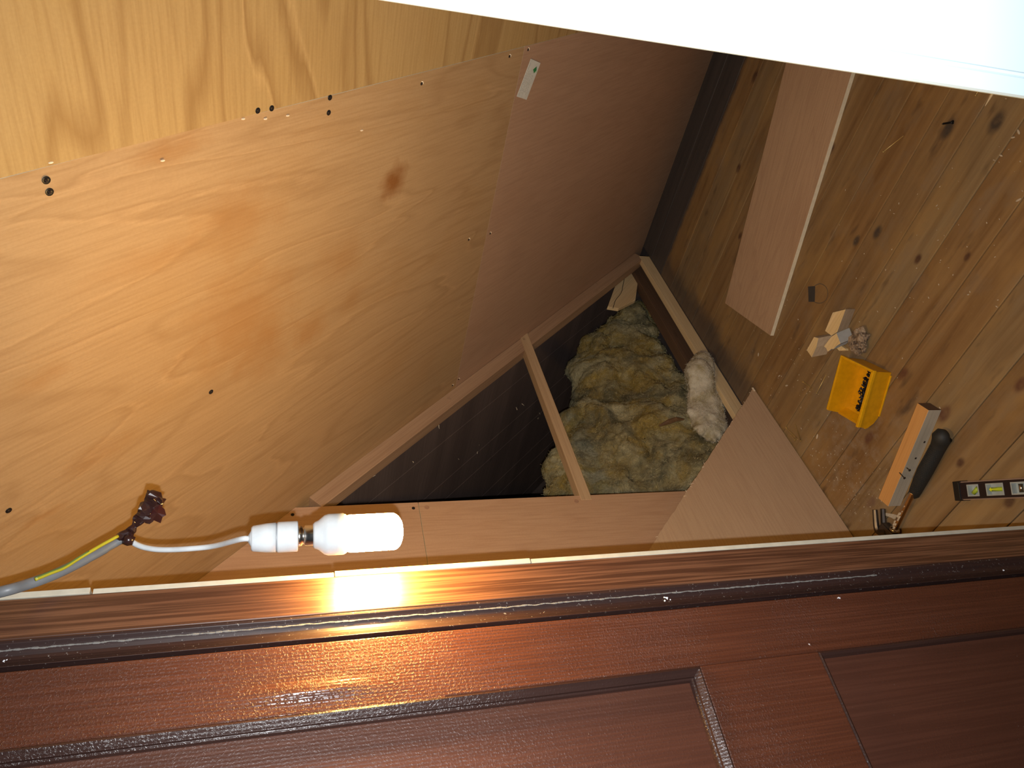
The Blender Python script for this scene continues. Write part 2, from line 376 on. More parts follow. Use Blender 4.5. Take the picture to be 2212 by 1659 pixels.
# roof boarding outside the plywood lining: boards running down the slope
bm = bmesh.new(); x = -3.0; i = 0
while x < .6:
    j = .0005; wv = .125
    vs = []
    o0 = -.075 - .0008*((i*7) % 3)
    for (xx, s, o) in [(x+j, -.35, o0), (x+wv-j, -.35, o0), (x+wv-j, 3.2, o0), (x+j, 3.2, o0)]: vs.append(slope_pt(xx, s, o))
    vb = [v - nrm*.02 for v in vs]
    V = [bm.verts.new(v) for v in vs+vb]
    for f in ((0, 1, 2, 3), (7, 6, 5, 4), (0, 4, 5, 1), (1, 5, 6, 2), (2, 6, 7, 3), (3, 7, 4, 0)): bm.faces.new([V[k] for k in f])
    x += wv; i += 1
ceil = struct(link('ceiling', bm, timber('roof_boards', (.09, .065, .058), (.17, .125, .112), (.23, .17, .15), 9, 30)))
V = [slope_pt(x_, s_, o_) for x_ in (-3.0, .7) for s_ in (-.4, 3.2) for o_ in (-.125, -.115)]
bm = bmesh.new(); V = [bm.verts.new(v) for v in V]
for f in ((0, 1, 3, 2), (4, 6, 7, 5), (0, 4, 5, 1), (2, 3, 7, 6), (0, 2, 6, 4), (1, 5, 7, 3)): bm.faces.new([V[k] for k in f])
struct(link('ceiling', bm, HOLE))
# far end and back of the void beyond the stud wall, right-hand wall of the cupboard
struct(link('wall_left', boxm((-2.9, .2, -.16), (-2.85, 3.0, 2.6)), OLDWOOD))
struct(link('wall_back', boxm((-2.9, 2.66, -.16), (.6, 2.70, .3)), OLDWOOD))
struct(link('wall_right', boxm((.36, YF, 0), (.40, Y0, 2.02)), PLY_Y))
# front stud wall around the doorway
bm = bmesh.new()
bbox(bm, (-2.9, YB+.012, -.16), (XJ-.035, YR-.004, 2.6)); bbox(bm, (XR+.03, YB, 0), (.6, YR, 2.6)); bbox(bm, (XJ-.035, YB, 2.0), (XR+.03, YR, 2.6))
struct(link('wall_front', bm, WHITE))
# varnished door frame, left reveal
fr = struct(link('trim_1', boxm((XJ-.034, YB, 0), (XJ, YR, 2.0)), REVEAL, bevel=.0012))
bm = bmesh.new(); bbox(bm, (XJ, YB, 1.965), (XR, YR, 2.0)); struct(link('trim_2', bm, REVEAL))
# dusty dark bead between frame and door
prof = [(XJ-.034, YB-.0004), (XJ-.0008, YB-.0004), (XJ-.0012, YB-.0030), (XJ-.0040, .4185), (XJ-.0072, .4152), (XJ-.0084, .4120), (XJ-.0082, .4085), (XJ-.0066, .4050), (XJ-.0042, .4015), (XJ-.0022, .3992), (XJ-.0022, .3985), (XJ-.034, .3985)]
bm = prism(prof, 0, 2.0); struct(link('trim_3', bm, BEAD, smooth=False, bevel=.0015))
# ragged line of settled dust along the bead: a crust with a shape of its own
bm = bmesh.new(); zz = .62
while zz < 1.75:
    r = .0007+.0012*abs(noise.noise(Vector((0, 0, zz*140)))) ; yy = .4166+.0009*noise.noise(Vector((3, 1, zz*90)))
    bmesh.ops.create_icosphere(bm, subdivisions=1, radius=r, matrix=Matrix.Translation((XJ-.0052, yy, zz)) @ Matrix.Diagonal((.5, 1, 2.2, 1)))
    zz += .0021
DUST = plain('dust', (.17, .165, .155), 1)
o = link('dust_line', bm, DUST); tag(o, 'grey line of dust along the dark bead beside the door', 'dust', kind='stuff')
# white painted right-hand architrave and jamb
prof = [(XR+.0015, .382), (XR, .386), (XR, .46), (XR+.10, .46), (XR+.10, .38), (XR+.0165, .380), (XR+.0155, .3815), (XR+.0140, .3815), (XR+.0130, .380), (XR+.0035, .380)]
struct(link('trim_4', prism(prof, 0, 2.05), WHITE))
# varnished skirting-less gap filler: lining ply behind the frame (cut edge shows at the opening)
def lining(z0, z1, dx, dy):
    bm = boxm((XW+.008, YR+.0004, z0), (XJ+dx, YF+dy, z1)); return bm
LINEDGE = plain('lining_edge', (.50, .46, .36), .8)
zs = [0, hit(1145, 1207, (1, 0, 0), XJ).z, hit(722, 1237, (1, 0, 0), XJ).z, hit(195, 1279, (1, 0, 0), XJ).z, 2.0]
for k, (dx, dy, nm) in enumerate([(.0, .0, 'low'), (.0006, .0007, 'mid'), (-.0006, .0, 'high'), (.0008, .0008, 'top')]):
    o = link('plywood_lining', lining(zs[k]+.0004, zs[k+1]-.0014*(k == 2)-.0006, dx, dy), LINEDGE, bevel=.0005)
    tag(o, ['pale sawn edge of the lowest lining strip behind the door frame',
            'short pale lining edge behind the door frame, just below the lit lamp',
            'pale lining edge behind the door frame beside the white lampholder',
            'topmost pale lining edge behind the frame, above the notch under the grey cable'][k], 'plywood strip', 'lining strips behind the door frame')

# ------------------------------------------------------------------ door
dv = Vector((-.134, -.991, 0)).normalized(); nd = Vector((.991, -.134, 0)).normalized(); HD = Vector((XJ, .397, 0))
DM = Matrix((dv, Vector((0, 0, 1)), nd)).transposed().to_4x4(); DM.translation = HD       # local x along door, y up, z out of the face
door = bpy.data.objects.new('door_1', None); COL.objects.link(door); door.matrix_world = Matrix.Translation(HD); WM[door.name] = door.matrix_world.copy(); struct(door)
W0, W1 = .004, .62; st = .070
rails = [(.0, .12), (.760, .915), (1.85, 1.96)]
def dbox(name, a, b, mat, bev=.0015): return link(name, boxm(a, b), mat, door, DM, bevel=bev)
dbox('stile', (W0, .01, -.036), (st, 1.96, 0), DOOR)
dbox('stile', (W1-st, .01, -.036), (W1, 1.96, 0), DOOR)
for r0, r1 in rails: dbox('rail', (st, r0+.01*(r0 == 0), -.036), (W1-st, r1, 0), DOOR)
for p0, p1, shallow in ((.12, .760, 1), (.915, 1.85, 0)):
    dbox('panel', (st-.004, p0-.004, -.030), (W1-st+.004, p1+.004, -.0095 if not shallow else -.006), DOORP, 0)
    # mitred moulding round the panel: swept profile (u = away from frame, h = height)
    pf = [(0, -.002), (.0010, .0018), (.0028, .0026), (.0100, -.0012), (.0106, -.0042), (.0125, -.0050), (.0132, -.0062), (.014, -.0085)] if not shallow else [(0, -.001), (.002, 0), (.005, -.002), (.007, -.006)]
    bm = bmesh.new(); rings = []
    for u, h in pf:
        rings.append([bm.verts.new(v) for v in ((st+u, p0+u, h), (W1-st-u, p0+u, h), (W1-st-u, p1-u, h), (st+u, p1-u, h))])
    for a in range(len(pf)-1):
        for k in range(4): bm.faces.new((rings[a][k], rings[a][(k+1) % 4], rings[a+1][(k+1) % 4], rings[a+1][k]))
    link('moulding', bm, MOULD, door, DM)
bm = bmesh.new(); gv = []  # smooth hump added on the stile, shaped to catch the flash as a streak
for i in range(41):
    for j in range(61):
        u = -.020+.040*i/40; v = -.12+.24*j/60
        hgt = .0034*math.exp(-(u/.0078)**2-(v/.052)**2)*(1+.12*noise.noise(Vector((u*120, v*60, 0)))) - .00006
        gv.append(bm.verts.new((.050+u-.02*v, 1.318+v, hgt)))
for i in range(40):
    for j in range(60): bm.faces.new((gv[i*61+j], gv[(i+1)*61+j], gv[(i+1)*61+j+1], gv[i*61+j+1]))
link('highlight_bump', bm, DOOR, door, DM, smooth=True)
# paint flecks on door and bead
bm = bmesh.new()
for (px, py, r) in [(1440, 1292, 11), (1813, 1291, 5), (2168, 1232, 4), (10, 1428, 5), (1748, 1392, 3)]:
    P = hit(px, py, (1, 0, 0), XJ+.0005) if py < 1340 or px < 20 else hit(px, py, nd, nd.dot(HD)+.0008)
    if px in (1813, 1748): P = hit(px, py, nd, nd.dot(HD)+.0008)
    for q in range(9):
        bmesh.ops.create_icosphere(bm, subdivisions=1, radius=r*.00011*random.uniform(.5, 1.3), matrix=Matrix.Translation(P + Vector((0, random.gauss(0, r*.00013), random.gauss(0, r*.0002)))))
o = link('paint_flecks', bm, plain('white_flecks', (.75, .8, .9), .6)); tag(o, 'small white paint flecks stuck to the dark bead and brown door', 'paint flecks', kind='stuff')

# ------------------------------------------------------------------ screws and holes
def screw_bm(r):
    bm = lathe([(r*.35, -.004), (r*.98, -.0002), (r, .0002), (r*.9, .0006), (r*.5, .0003), (r*.12, -.0004)], 16); return bm
def screw_at(parent, P, n, r=.0042, name='screw'):
    mw = frame(P, Vector(n).orthogonal(), n)
    s = link(name, screw_bm(r), BLACKSCREW, parent, mw, smooth=True)
    bm = bmesh.new(); bbox(bm, (-r*.6, -r*.11, .0002), (r*.6, r*.11, .0009)); bbox(bm, (-r*.11, -r*.6, .0002), (r*.11, r*.6, .0009))
    link('cross_recess', bm, HOLE, s, mw); return s
def hole_at(parent, P, n, r=.0032):
    mw = frame(P, Vector(n).orthogonal(), n)
    s = link('screw_hole', lathe([(r, -.001), (r, .0003), (r*.6, .0005)], 14), HOLE, parent, mw)
    bm = bmesh.new()
    for k in range(5):
        a = .5+k*.45; bm2 = (math.cos(a)*r*1.1, math.sin(a)*r*1.1)
        bmesh.ops.create_icosphere(bm, subdivisions=1, radius=r*.34, matrix=Matrix.Translation((bm2[0], bm2[1], .0003)))
    link('torn_rim', bm, CHIP, s, mw); return s

# ------------------------------------------------------------------ plywood on the slope
def slope_panel(label, mat, x0, x1, s0, s1, alongX, off=.0, bulge=None, name='plywood_sheet'):
    t = thing(name, slope_pt((x0+x1)/2, s0), label, 'plywood sheet')
    # local X = grain
    if alongX: mw = frame(slope_pt(x0, s0, off), (1, 0, 0), nrm); w_, h_ = x1-x0, s1-s0; sgn = mw.to_3x3().inverted() @ (-downv)
    else: mw = frame(slope_pt(x0, s0, off), -downv, nrm); w_, h_ = s1-s0, x1-x0; sgn = mw.to_3x3().inverted() @ Vector((1, 0, 0))
    sy = 1 if sgn.y > 0 else -1
    bm = bmesh.new(); nx, ny = 24, 16
    g = 0.0008
    for z in (0, -.0055):
        for i in range(nx+1):
            for j in range(ny+1):
                u = g+(w_-2*g)*i/nx; v = (g+(h_-2*g)*j/ny)*sy
                bz = z
                if bulge: bz += bulge(u, abs(v), w_, h_)
                bm.verts.new((u, v, bz))
    bm.verts.ensure_lookup_table(); Nn = (nx+1)*(ny+1); I = lambda i, j, k: bm.verts[k*Nn+i*(ny+1)+j]
    for i in range(nx):
        for j in range(ny):
            bm.faces.new((I(i, j, 0), I(i+1, j, 0), I(i+1, j+1, 0), I(i, j+1, 0))); bm.faces.new((I(i, j, 1), I(i, j+1, 1), I(i+1, j+1, 1), I(i+1, j, 1)))
    for i in range(nx):
        for jj in (0, ny):
            f = bm.faces.new((I(i, jj, 0), I(i, jj, 1), I(i+1, jj, 1), I(i+1, jj, 0))); f.material_index = 1
    for j in range(ny):
        for ii in (0, nx):
            f = bm.faces.new((I(ii, j, 0), I(ii, j+1, 0), I(ii, j+1, 1), I(ii, j, 1))); f.material_index = 1
    link('ply_board', bm, mat, t, mw, mats=[mat, PLYEDGE]); return t
pY = slope_panel('large yellow plywood sheet at the top of the slope, grain running across', PLY_Y, XA, .36, .02, STOP, True, .0016)
pO = slope_panel('orange-brown plywood sheet on the upper slope behind the hanging lamp', PLY_O, XW-.045, XA, SEAM, STOP, False, .0008,
                 bulge=lambda u, v, w_, h_: -.004*max(0, 1-abs(v-h_)/.10)*max(0, 1-abs(u-.80)/.22))
pB = slope_panel('dark brown plywood sheet low on the slope, carrying a white label', PLY_B, XW-.045, XA, .0, SEAM, False)
for px, py in ((98, 388), (555, 238), (585, 233), (711, 210)): screw_at(pY, sl(px, py)+nrm*.0018, nrm, .0048 if px < 200 else .0043)
for px, py in ((106, 414), (709, 243)): screw_at(pO, sl(px, py)+nrm*.001, nrm, .0048 if px < 200 else .0043)
for px, py in ((455, 846), (18, 1102)): screw_at(pO, sl(px, py)+nrm*.001, nrm, .0044, 'screw')
for px, py in ((910, 180), (1100, 121), (1012, 517), (977, 832)): hole_at(pO, sl(px, py)+nrm*.001, nrm)
for px, py in ((1141, 107), (1059, 504), (991, 819), (1275, 63)): hole_at(pB, sl(px, py), nrm)
hole_at(pY, sl(1236, 57)+nrm*.0018, nrm)
# small pale chips out of the veneer face
for pp, pts in ((pO, ((780, 281), (350, 346), (572, 256), (620, 249))), (pY, ((524, 256), (108, 350)))):
    for px, py in pts:
        r = .0022; mw = frame(sl(px, py)+nrm*.0012, downv, nrm)
        link('veneer_chip', lathe([(r, 0), (r*.8, .0012)], 8), CHIP, pp, mw @ Matrix.Diagonal((1.5, .6, 1, 1)))
# paper label on the lower sheet
c0, c1, c2, c3 = [sl(*p) for p in ((1145, 126.5), (1167, 133), (1137, 213), (1115, 208))]
c0, c1, c2, c3 = [sl(*p) for p in ((1145.5, 126.5), (1167.5, 132.5), (1137, 213), (1115, 208))]
ex = (c3-c0).normalized(); mw = frame(c0+nrm*.0012, ex, nrm); inv = mw.inverted()
q = [inv @ c for c in (c0, c1, c2, c3)]
LW = q[3].x; LH = q[1].y
lab = link('paper_label', prism([(0, 0), (LW, 0), (LW, LH), (0, LH)], 0, .0004), plain('label_paper', (.62, .64, .60), .6), pB, mw)
lab['label'] = 'white paper label with a green diamond and fine grey print'
loc2 = lambda px, py: (lambda v: (v.x, v.y))(inv @ sl(px, py))
dm = [loc2(1060+X*.0904, 80+Y*.0904) for X, Y in ((1083, 695), (998, 770), (1018, 862), (1078, 790))]
link('green_diamond', prism(dm, .0004, .0007), GREEN, lab, mw)
dg = [loc2(1060+X*.0904, 80+Y*.0904) for X, Y in ((1090, 780), (1082, 840), (1050, 850), (1075, 800))]
link('pale_green_print', prism(dg, .0004, .0006), plain('pale_green', (.35, .55, .33), .6), lab, mw)  # pale green printed shape beside the diamond
bm = bmesh.new(); sy = 1 if LH > 0 else -1
for k, (a, b) in enumerate([(.10, .95), (.30, .96), (.34, .90), (.33, .92), (.36, .88), (.35, .93)]):
    u = a*LW; vy = LH*(.09+.125*k)
    while u < b*LW:
        l = random.uniform(.002, .007)
        if u+l < b*LW: bbox(bm, (u, vy-.0005, .0004), (u+l, vy+.0005, .00055))
        u += l+.0016
link('fine_print', bm, plain('grey_ink', (.30, .31, .29), .7), lab, mw)

# ------------------------------------------------------------------ left wall: frame timbers and plywood
def stick(name, a, b, w_, h_, mat, label, cat='timber batten', up=(1, 0, 0), bev=.0012, mats=None):
    """timber from a to b (its centre line), w_ across, h_ along 'up'"""
    a = Vector(a); b = Vector(b); mw = frame(a, b-a, up); L = (b-a).length
    o = link(name, boxm((0, -w_/2, -h_/2), (L, w_/2, h_/2)), mat, None, mw, bevel=bev)
    tag(o, label, cat); return o
def wallp(px, py, x=XW): return hit(px, py, (1, 0, 0), x)
# raking batten under the slope
yE = 1.110
def zs0(y_): return (Y0-y_)*TS
off = .0
d_ = downv
stA = slope_pt(XW-.0195, s_of(Vector((0, yE+.03, zs0(yE+.03)))), .0215); enA = slope_pt(XW-.0195, .075, .0215)
BATP = timber('batten_wood', (.20, .11, .06), (.37, .235, .145), (.44, .29, .18), 7)
batten = stick('timber_batten', stA, enA, .041, .038, BATP, 'long sawn batten raking down the slope edge above the triangular opening')
for px, py in ((1132, 733), (1287, 613), (970, 862)):
    P = wallp(px, py)+Vector((.0004, 0, 0)); mw = frame(P, (0, 0, 1), (1, 0, 0))
    link('knot', lathe([(.006, 0), (.0045, .0006)], 12), BATP, batten, mw)
# horizontal noggin
zn = .608; stick('timber_noggin', (XW-.014, 1.095, zn+.014), (XW-.014, 1.775, zn+.014+.010), .030, .030, PINE, 'pale batten crossing the triangular opening, thick end fixed to the raking timber')
# bottom plate
pl = stick('sole_plate', (XW-.010, 1.30, .025), (XW-.010, 2.27, .022), .044, .020, PINE_L, 'pale pine plate lying on the floor at the foot of the opening')
stick('timber_joist', (XW-.075, 1.05, .028), (XW-.075, 2.32, .028), .06, .04, DARKSIDE, 'dark brown timber just inside the pale floor plate')
# upright stud hidden behind strip edge
stick('timber_stud', (XW-.030, 1.092, 0), (XW-.030, 1.092, 1.23), .034, .045, PINE, 'upright stud behind the cut edge of the wall plywood')
mwW = Matrix(((0, 0, 1, XW), (1, 0, 0, 0), (0, 1, 0, 0), (0, 0, 0, 1)))   # local x->world y, local y->world z, local z->world +x
def wall_ply(label, pts, mat, grainZ=True, x=XW, th=.0055):
    t = thing('plywood_sheet', (x, pts[0][0], pts[0][1]), label, 'plywood sheet')
    if grainZ: mw = Matrix(((0, 0, 1, x), (0, -1, 0, 0), (1, 0, 0, 0), (0, 0, 0, 1))); P = [(z_, -y_) for y_, z_ in pts]
    else: mw = mwW.copy(); mw[0][3] = x; P = pts
    link('ply_board', prism(P, -th, 0, rim_mat=1), mat, t, mw, mats=[mat, PLYEDGE], bevel=.0005); return t
z1 = 1.047; yE = 1.110
def zs_(y_): return (Y0-y_)*TS
wlo = wall_ply('long plywood strip on the left wall below the opening, beside the door frame', [(YF, 0), (yE, 0), (yE, z1-.0006), (YF, z1-.0006)], PLY_S)
whi = wall_ply('upper plywood piece on the left wall directly behind the lit lamp', [(YF, z1+.0006), (yE, z1+.0006), (yE, zs_(yE)-.002), (YF, zs_(YF)-.004)], PLY_S)
for px, py, pp in ((632, 1112, whi), (893, 1098, whi)):
    P = wallp(px, py)+Vector((.0006, 0, 0)); screw_at(pp, P, (1, 0, 0), .0040)
for px, py in ((1245, 1083), (922, 1096)):
    P = wallp(px, py)+Vector((.0004, 0, 0)); link('filler_spot', lathe([(.006, 0), (.005, .0004)], 12), plain('filler%d' % px, (.36, .20, .12), .8), wlo, frame(P, (0, 0, 1), (1, 0, 0)))

# loose triangular offcut leaning against the wall, ragged sawn edge
A = Vector((-1.298, 1.425, .004)); B = Vector((-1.290, .50, .004))
Cc = wallp(1410, 1175, XW+.012); dirU = (Cc-A).normalized(); C2 = A + dirU*((Cc-A).length*1.80)
xa = (B-A).normalized(); nn = xa.cross(dirU).normalized()
if nn.x < 0: nn = -nn
mw = frame(A, xa, nn); inv = mw.inverted()
LB = (inv @ B); LC = inv @ C2
pts = []
N = 90
for k in range(N+1):
    f = k/N; p = Vector((0, 0, 0)).lerp(LC, f); j = random.uniform(-.0016, .0016)*(1 if k % 2 else .3)
    nrm2 = Vector((LC.y, -LC.x, 0)).normalized(); p = p + nrm2*j*(1 if f < .85 else .3); pts.append((p.x, p.y))
pts += [(LB.x, LC.y), (LB.x, 0)]
tri = thing('plywood_offcut', A, 'triangular plywood offcut leaning on the left wall, point down at the floor', 'plywood offcut')
link('ply_board', prism(pts, -.0055, 0, 1), PLY_T, tri, mw, mats=[PLY_T, PLYEDGE])
bm = bmesh.new()
for k in range(46):      # torn whiskers of veneer on the sawn edge
    f = random.random()**1.3*.9; p = LC*f; a = random.uniform(0, 2*math.pi); l = random.uniform(.002, .007)
    tube([p+Vector((0, 0, .0005)), p+Vector((math.cos(a)*l, math.sin(a)*l, random.uniform(.0005, .003)))], [.0008, .0003], 5, bm)
bbox(bm, (-.001, -.001 if LC.y < 0 else -.001, .0), (.014, .006*(1 if LC.y > 0 else -1), .0012))
link('torn_whiskers', bm, CHIP, tri, mw)['kind'] = 'stuff'

# narrow plywood plank lying on the floor
hz = .012
q0, q1, q2, q3 = [fl(*p, hz) for p in ((1566, 655), (1664, 725), (1845, 140), (1701, 123))]
e1 = (q2-q1).normalized(); Lp = (q2-q1).length+.5; wp = abs((q0-q1).cross(e1).length)
mw = frame(q1, e1, (0, 0, 1)); inv = mw.inverted(); a0 = inv @ q0; a3 = inv @ q3
slope_ = (a3.y-a0.y)/(a3.x-a0.x); xe = Lp
plank = link('plywood_plank', prism([(0, 0), (xe, 0), (xe, a0.y+slope_*(xe-a0.x)), (a0.x, a0.y)], -.0115, 0, 1), PLY_F, None, mw, mats=[PLY_F, PLYEDGE], bevel=.0004)
tag(plank, 'long reddish plywood plank lying on the floorboards with a pale cut edge', 'plywood plank')

# ------------------------------------------------------------------ insulation
def inside(p, poly):
    x, y = p; c = False
    for i in range(len(poly)):
        x1, y1 = poly[i]; x2, y2 = poly[i-1]
        if (y1 > y) != (y2 > y) and x < (x2-x1)*(y-y1)/(y2-y1)+x1: c = not c
    return c
def edged(p, poly):
    P = Vector((p[0], p[1])); d = 1e9
    for i in range(len(poly)):
        a = Vector(poly[i-1]); b = Vector(poly[i]); t = max(0, min(1, (P-a).dot(b-a)/(b-a).length_squared)); d = min(d, (a+(b-a)*t-P).length)
    return d
def wool(name, poly, depthf, spread, mat, n, rmax, vox, label, amp=1.0, seed=3):
    rnd = random.Random(seed); xs = [p[0] for p in poly]; ys = [p[1] for p in poly]; bm = bmesh.new(); cnt = 0
    while cnt < n:
        p = (rnd.uniform(min(xs), max(xs)), rnd.uniform(min(ys), max(ys)))
        if not inside(p, poly): continue
        d = edged(p, poly)
        P = hit(p[0], p[1], (1, 0, 0), depthf(*p) + rnd.uniform(-spread, spread*.6)); t = (P-CAM).dot(fwd)
        r = min(rmax, d*t/F*1.05)
        if r < .006: continue
        bmesh.ops.create_icosphere(bm, subdivisions=2, radius=r, matrix=Matrix.Translation(P) @ Matrix.Diagonal((.8, 1, rnd.uniform(.8, 1.1), 1))); cnt += 1
    o = link(name, bm, mat, smooth=True)
    m = o.modifiers.new('r', 'REMESH'); m.mode = 'VOXEL'; m.voxel_size = vox; m.use_smooth_shade = True
    sm = o.modifiers.new('s', 'SMOOTH'); sm.iterations = 40
    for k, (sz, st_) in enumerate([(.13, .085*amp), (.050, .010*amp), (.014, .006*amp), (.0045, .006*amp)]):
        tx = bpy.data.textures.new('%s_%d' % (name, k), 'CLOUDS'); tx.noise_scale = sz; tx.noise_depth = 2
        dd = o.modifiers.new('d%d' % k, 'DISPLACE'); dd.texture = tx; dd.strength = st_; dd.mid_level = .5; dd.texture_coords = 'GLOBAL'
    tag(o, label, 'insulation'); return o
polyA = [(1165, 1090), (1172, 1040), (1185, 975), (1205, 962), (1222, 905), (1240, 850), (1238, 790), (1262, 722), (1292, 705), (1322, 680), (1350, 660), (1392, 632), (1402, 650),
         (1420, 700), (1446, 760), (1456, 800), (1500, 830), (1560, 860), (1600, 920), (1610, 1090), (1480, 1110)]
wool('insulation_batt', polyA, lambda x, y: -1.70+.22*(x-1170)/420 - .03, .045, WOOL, 520, .085, .0055, 'large torn heap of yellow mineral wool filling the triangular opening')
polyB = [(1478, 800), (1490, 785), (1512, 757), (1538, 768), (1546, 790), (1538, 822), (1552, 850), (1572, 885), (1574, 930), (1545, 960), (1500, 930), (1480, 870)]
wool('insulation_tuft', polyB, lambda x, y: (-1.362 if y < 800 else -1.362-.055*min(1, (y-800)/60)), .012, TUFT, 260, .034, .0035, 'paler tuft of mineral wool spilling over the floor plate', .5, 5)
def fibres(o, n, mat, L0, L1, seed, fmin=None):
    bpy.context.view_layer.update(); dg = bpy.context.evaluated_depsgraph_get(); ev = o.evaluated_get(dg); me = ev.to_mesh(); rn_ = random.Random(seed)
    polys = me.polygons; bm = bmesh.new()
    for k in range(n):
        p = polys[rn_.randrange(len(polys))]; c = Vector(p.center); nv = Vector(p.normal)
        if nv.dot(CAM-c) < -.15*(CAM-c).length: continue
        l = rn_.uniform(L0, L1)*(1 if rn_.random() < .9 else 1.9); t = nv.orthogonal().normalized(); t = Matrix.Rotation(rn_.uniform(0, 6.28), 3, nv) @ t
        e = rn_.uniform(.15, .9); a_ = c - nv*.0008; b_ = c + (t+nv*e)*l*.5; d2 = b_ + (t*rn_.uniform(-.5, 1) + nv*rn_.uniform(-.4, .6) + Vector((rn_.uniform(-.5, .5), rn_.uniform(-.5, .5), rn_.uniform(-.5, .5))))*l*.5
        w_ = rn_.uniform(.00022, .0005); tube([a_, b_, d2], [w_, w_*.9, w_*.4], 3, bm)
    ev.to_mesh_clear()
    link('wool_fibres', bm, mat, o, Matrix.Identity(4))['kind'] = 'stuff'
FIB = plain('fibre_pale', (.60, .53, .30), .9)
fibres(bpy.data.objects['insulation_batt'], 9000, FIB, .004, .012, 4)
fibres(bpy.data.objects['insulation_tuft'], 2200, plain('fibre_white', (.64, .59, .46), .9), .003, .009, 6)

# dark chip of bark caught in the wool, pale split board above it
P0, P1 = hit(1424, 920, (1, 0, 0), -1.50), hit(1477, 906, (1, 0, 0), -1.485)
bm = tube([P0, P0.lerp(P1, .35)+Vector((.008, 0, 0)), P0.lerp(P1, .7)+Vector((.010, 0, .003)), P1], [.003, .008, .007, .003], 8, flat=.5)
tag(link('bark_chip', bm, timber('bark', (.05, .03, .015), (.14, .075, .035), (.2, .11, .05), 12)), 'dark brown splinter of wood caught in the yellow insulation', 'wood chip')
bp = [hit(px, py, (1, 0, 0), -1.455) for px, py in ((1312, 664), (1338, 592), (1366, 574), (1390, 580), (1377, 612), (1372, 650), (1336, 668))]
mw = frame(bp[0], bp[3]-bp[0], (1, 0, 0)); inv = mw.inverted()
split = link('split_board', prism([(inv @ p)[:2] for p in bp], -.010, .004), PINE_L, None, mw, bevel=.001); tag(split, 'pale cracked scrap of board above the insulation, in the far corner', 'wood offcut')
cr = [hit(px, py, (1, 0, 0), -1.4505) for px, py in ((1324, 666), (1330, 648), (1342, 632), (1347, 610), (1352, 590), (1361, 575))]
link('crack', tube(smoothpath(cr, 4), .0011, 6), HOLE, split, Matrix.Identity(4))

# splinters and staples hanging from the roof boarding
bm = bmesh.new(); rn = random.Random(5)
for px, py in ((1117, 886), (1162, 905), (1165, 892), (945, 905), (948, 918), (1035, 962), (1031, 980), (1073, 810), (805, 1028), (803, 1030), (990, 991), (1140, 754), (850, 985), (893, 1000), (830, 960), (1127, 872)):
    P = hit(px, py, nS, dS+.060); l = rn.uniform(.006, .014); d = Vector((rn.uniform(-1, 1), rn.uniform(-1, 1), rn.uniform(-1, .2))).normalized()
    tube([P, P+d*l*.6, P+d*l+Vector((rn.uniform(-.003, .003), 0, rn.uniform(-.003, .003)))], [.0011, .0009, .0004], 5, bm)
o = link('splinters', bm, CHIP); tag(o, 'pale wood splinters hanging from the dark roof boards inside the opening', 'splinters', kind='stuff')

# ------------------------------------------------------------------ lamp, flex, cable
BX, BY = -.645, .4815
def lz(px): return hit(px, 1160, (1, 0, 0), BX).z
T = Matrix.Translation((BX, BY, 0))
lamp = thing('pendant_lamp', (BX, BY, lz(540)), 'lit energy-saving bulb hanging in a white lampholder beside the door frame', 'lamp')
z = lz
link('cord_grip', lathe([(.0035, z(536)), (.0070, z(541)), (.0095, z(545))][::-1], 24), PLAST_W, lamp, T, smooth=True)
h = link('lampholder', lathe([(.0115, z(543)), (.0128, z(547)), (.0145, z(575)), (.0150, z(596))], 36), PLAST_W, lamp, T, smooth=True)
link('seam_ring', lathe([(.0143, z(595.5)), (.0143, z(600))], 36), plain('grey_ring', (.18, .19, .2), .4), h, T, smooth=True)
link('skirt', lathe([(.0150, z(599)), (.0154, z(602)), (.0155, z(641)), (.0150, z(643.5)), (.011, z(643.6))], 36), PLAST_W, h, T, smooth=True)
cp = link('bayonet_cap', lathe([(.0104, z(640)), (.0104, z(651)), (.0088, z(653)), (.0088, z(657)), (.0108, z(659)), (.0108, z(676)), (.0122, z(680))], 32), STEEL, lamp, T, smooth=True)
link('bulb_base', lathe([(.0115, z(676)), (.0135, z(680)), (.0150, z(688)), (.0200, z(701)), (.0212, z(710)), (.0212, z(742)), (.0195, z(748))], 36), PLAST_W, lamp, T, smooth=True)
gp = [(.0150, z(740)), (.0185, z(748))]
R = .0198
for k in range(7): gp.append((R, z(756)+(z(850)-z(756))*k/6))
for k in range(1, 8): a = k/8*math.pi/2; gp.append((R*math.cos(a), z(850)-(z(850)-z(872))*math.sin(a)))
gb_ = link('glass_tubes', lathe(gp, 48, 4, .05), LIT, lamp, T, smooth=True)
fp = [at(282, 1168, .783), at(296, 1177, .782), at(318, 1184, .781), at(350, 1187.5, .780), at(400, 1186, .779), at(460, 1180, .778), Vector((BX, BY, lz(520))), Vector((BX, BY, lz(540)))]
link('flex', tube(smoothpath(fp, 6), .0029, 12), PLAST_W, lamp, Matrix.Identity(4), smooth=True)

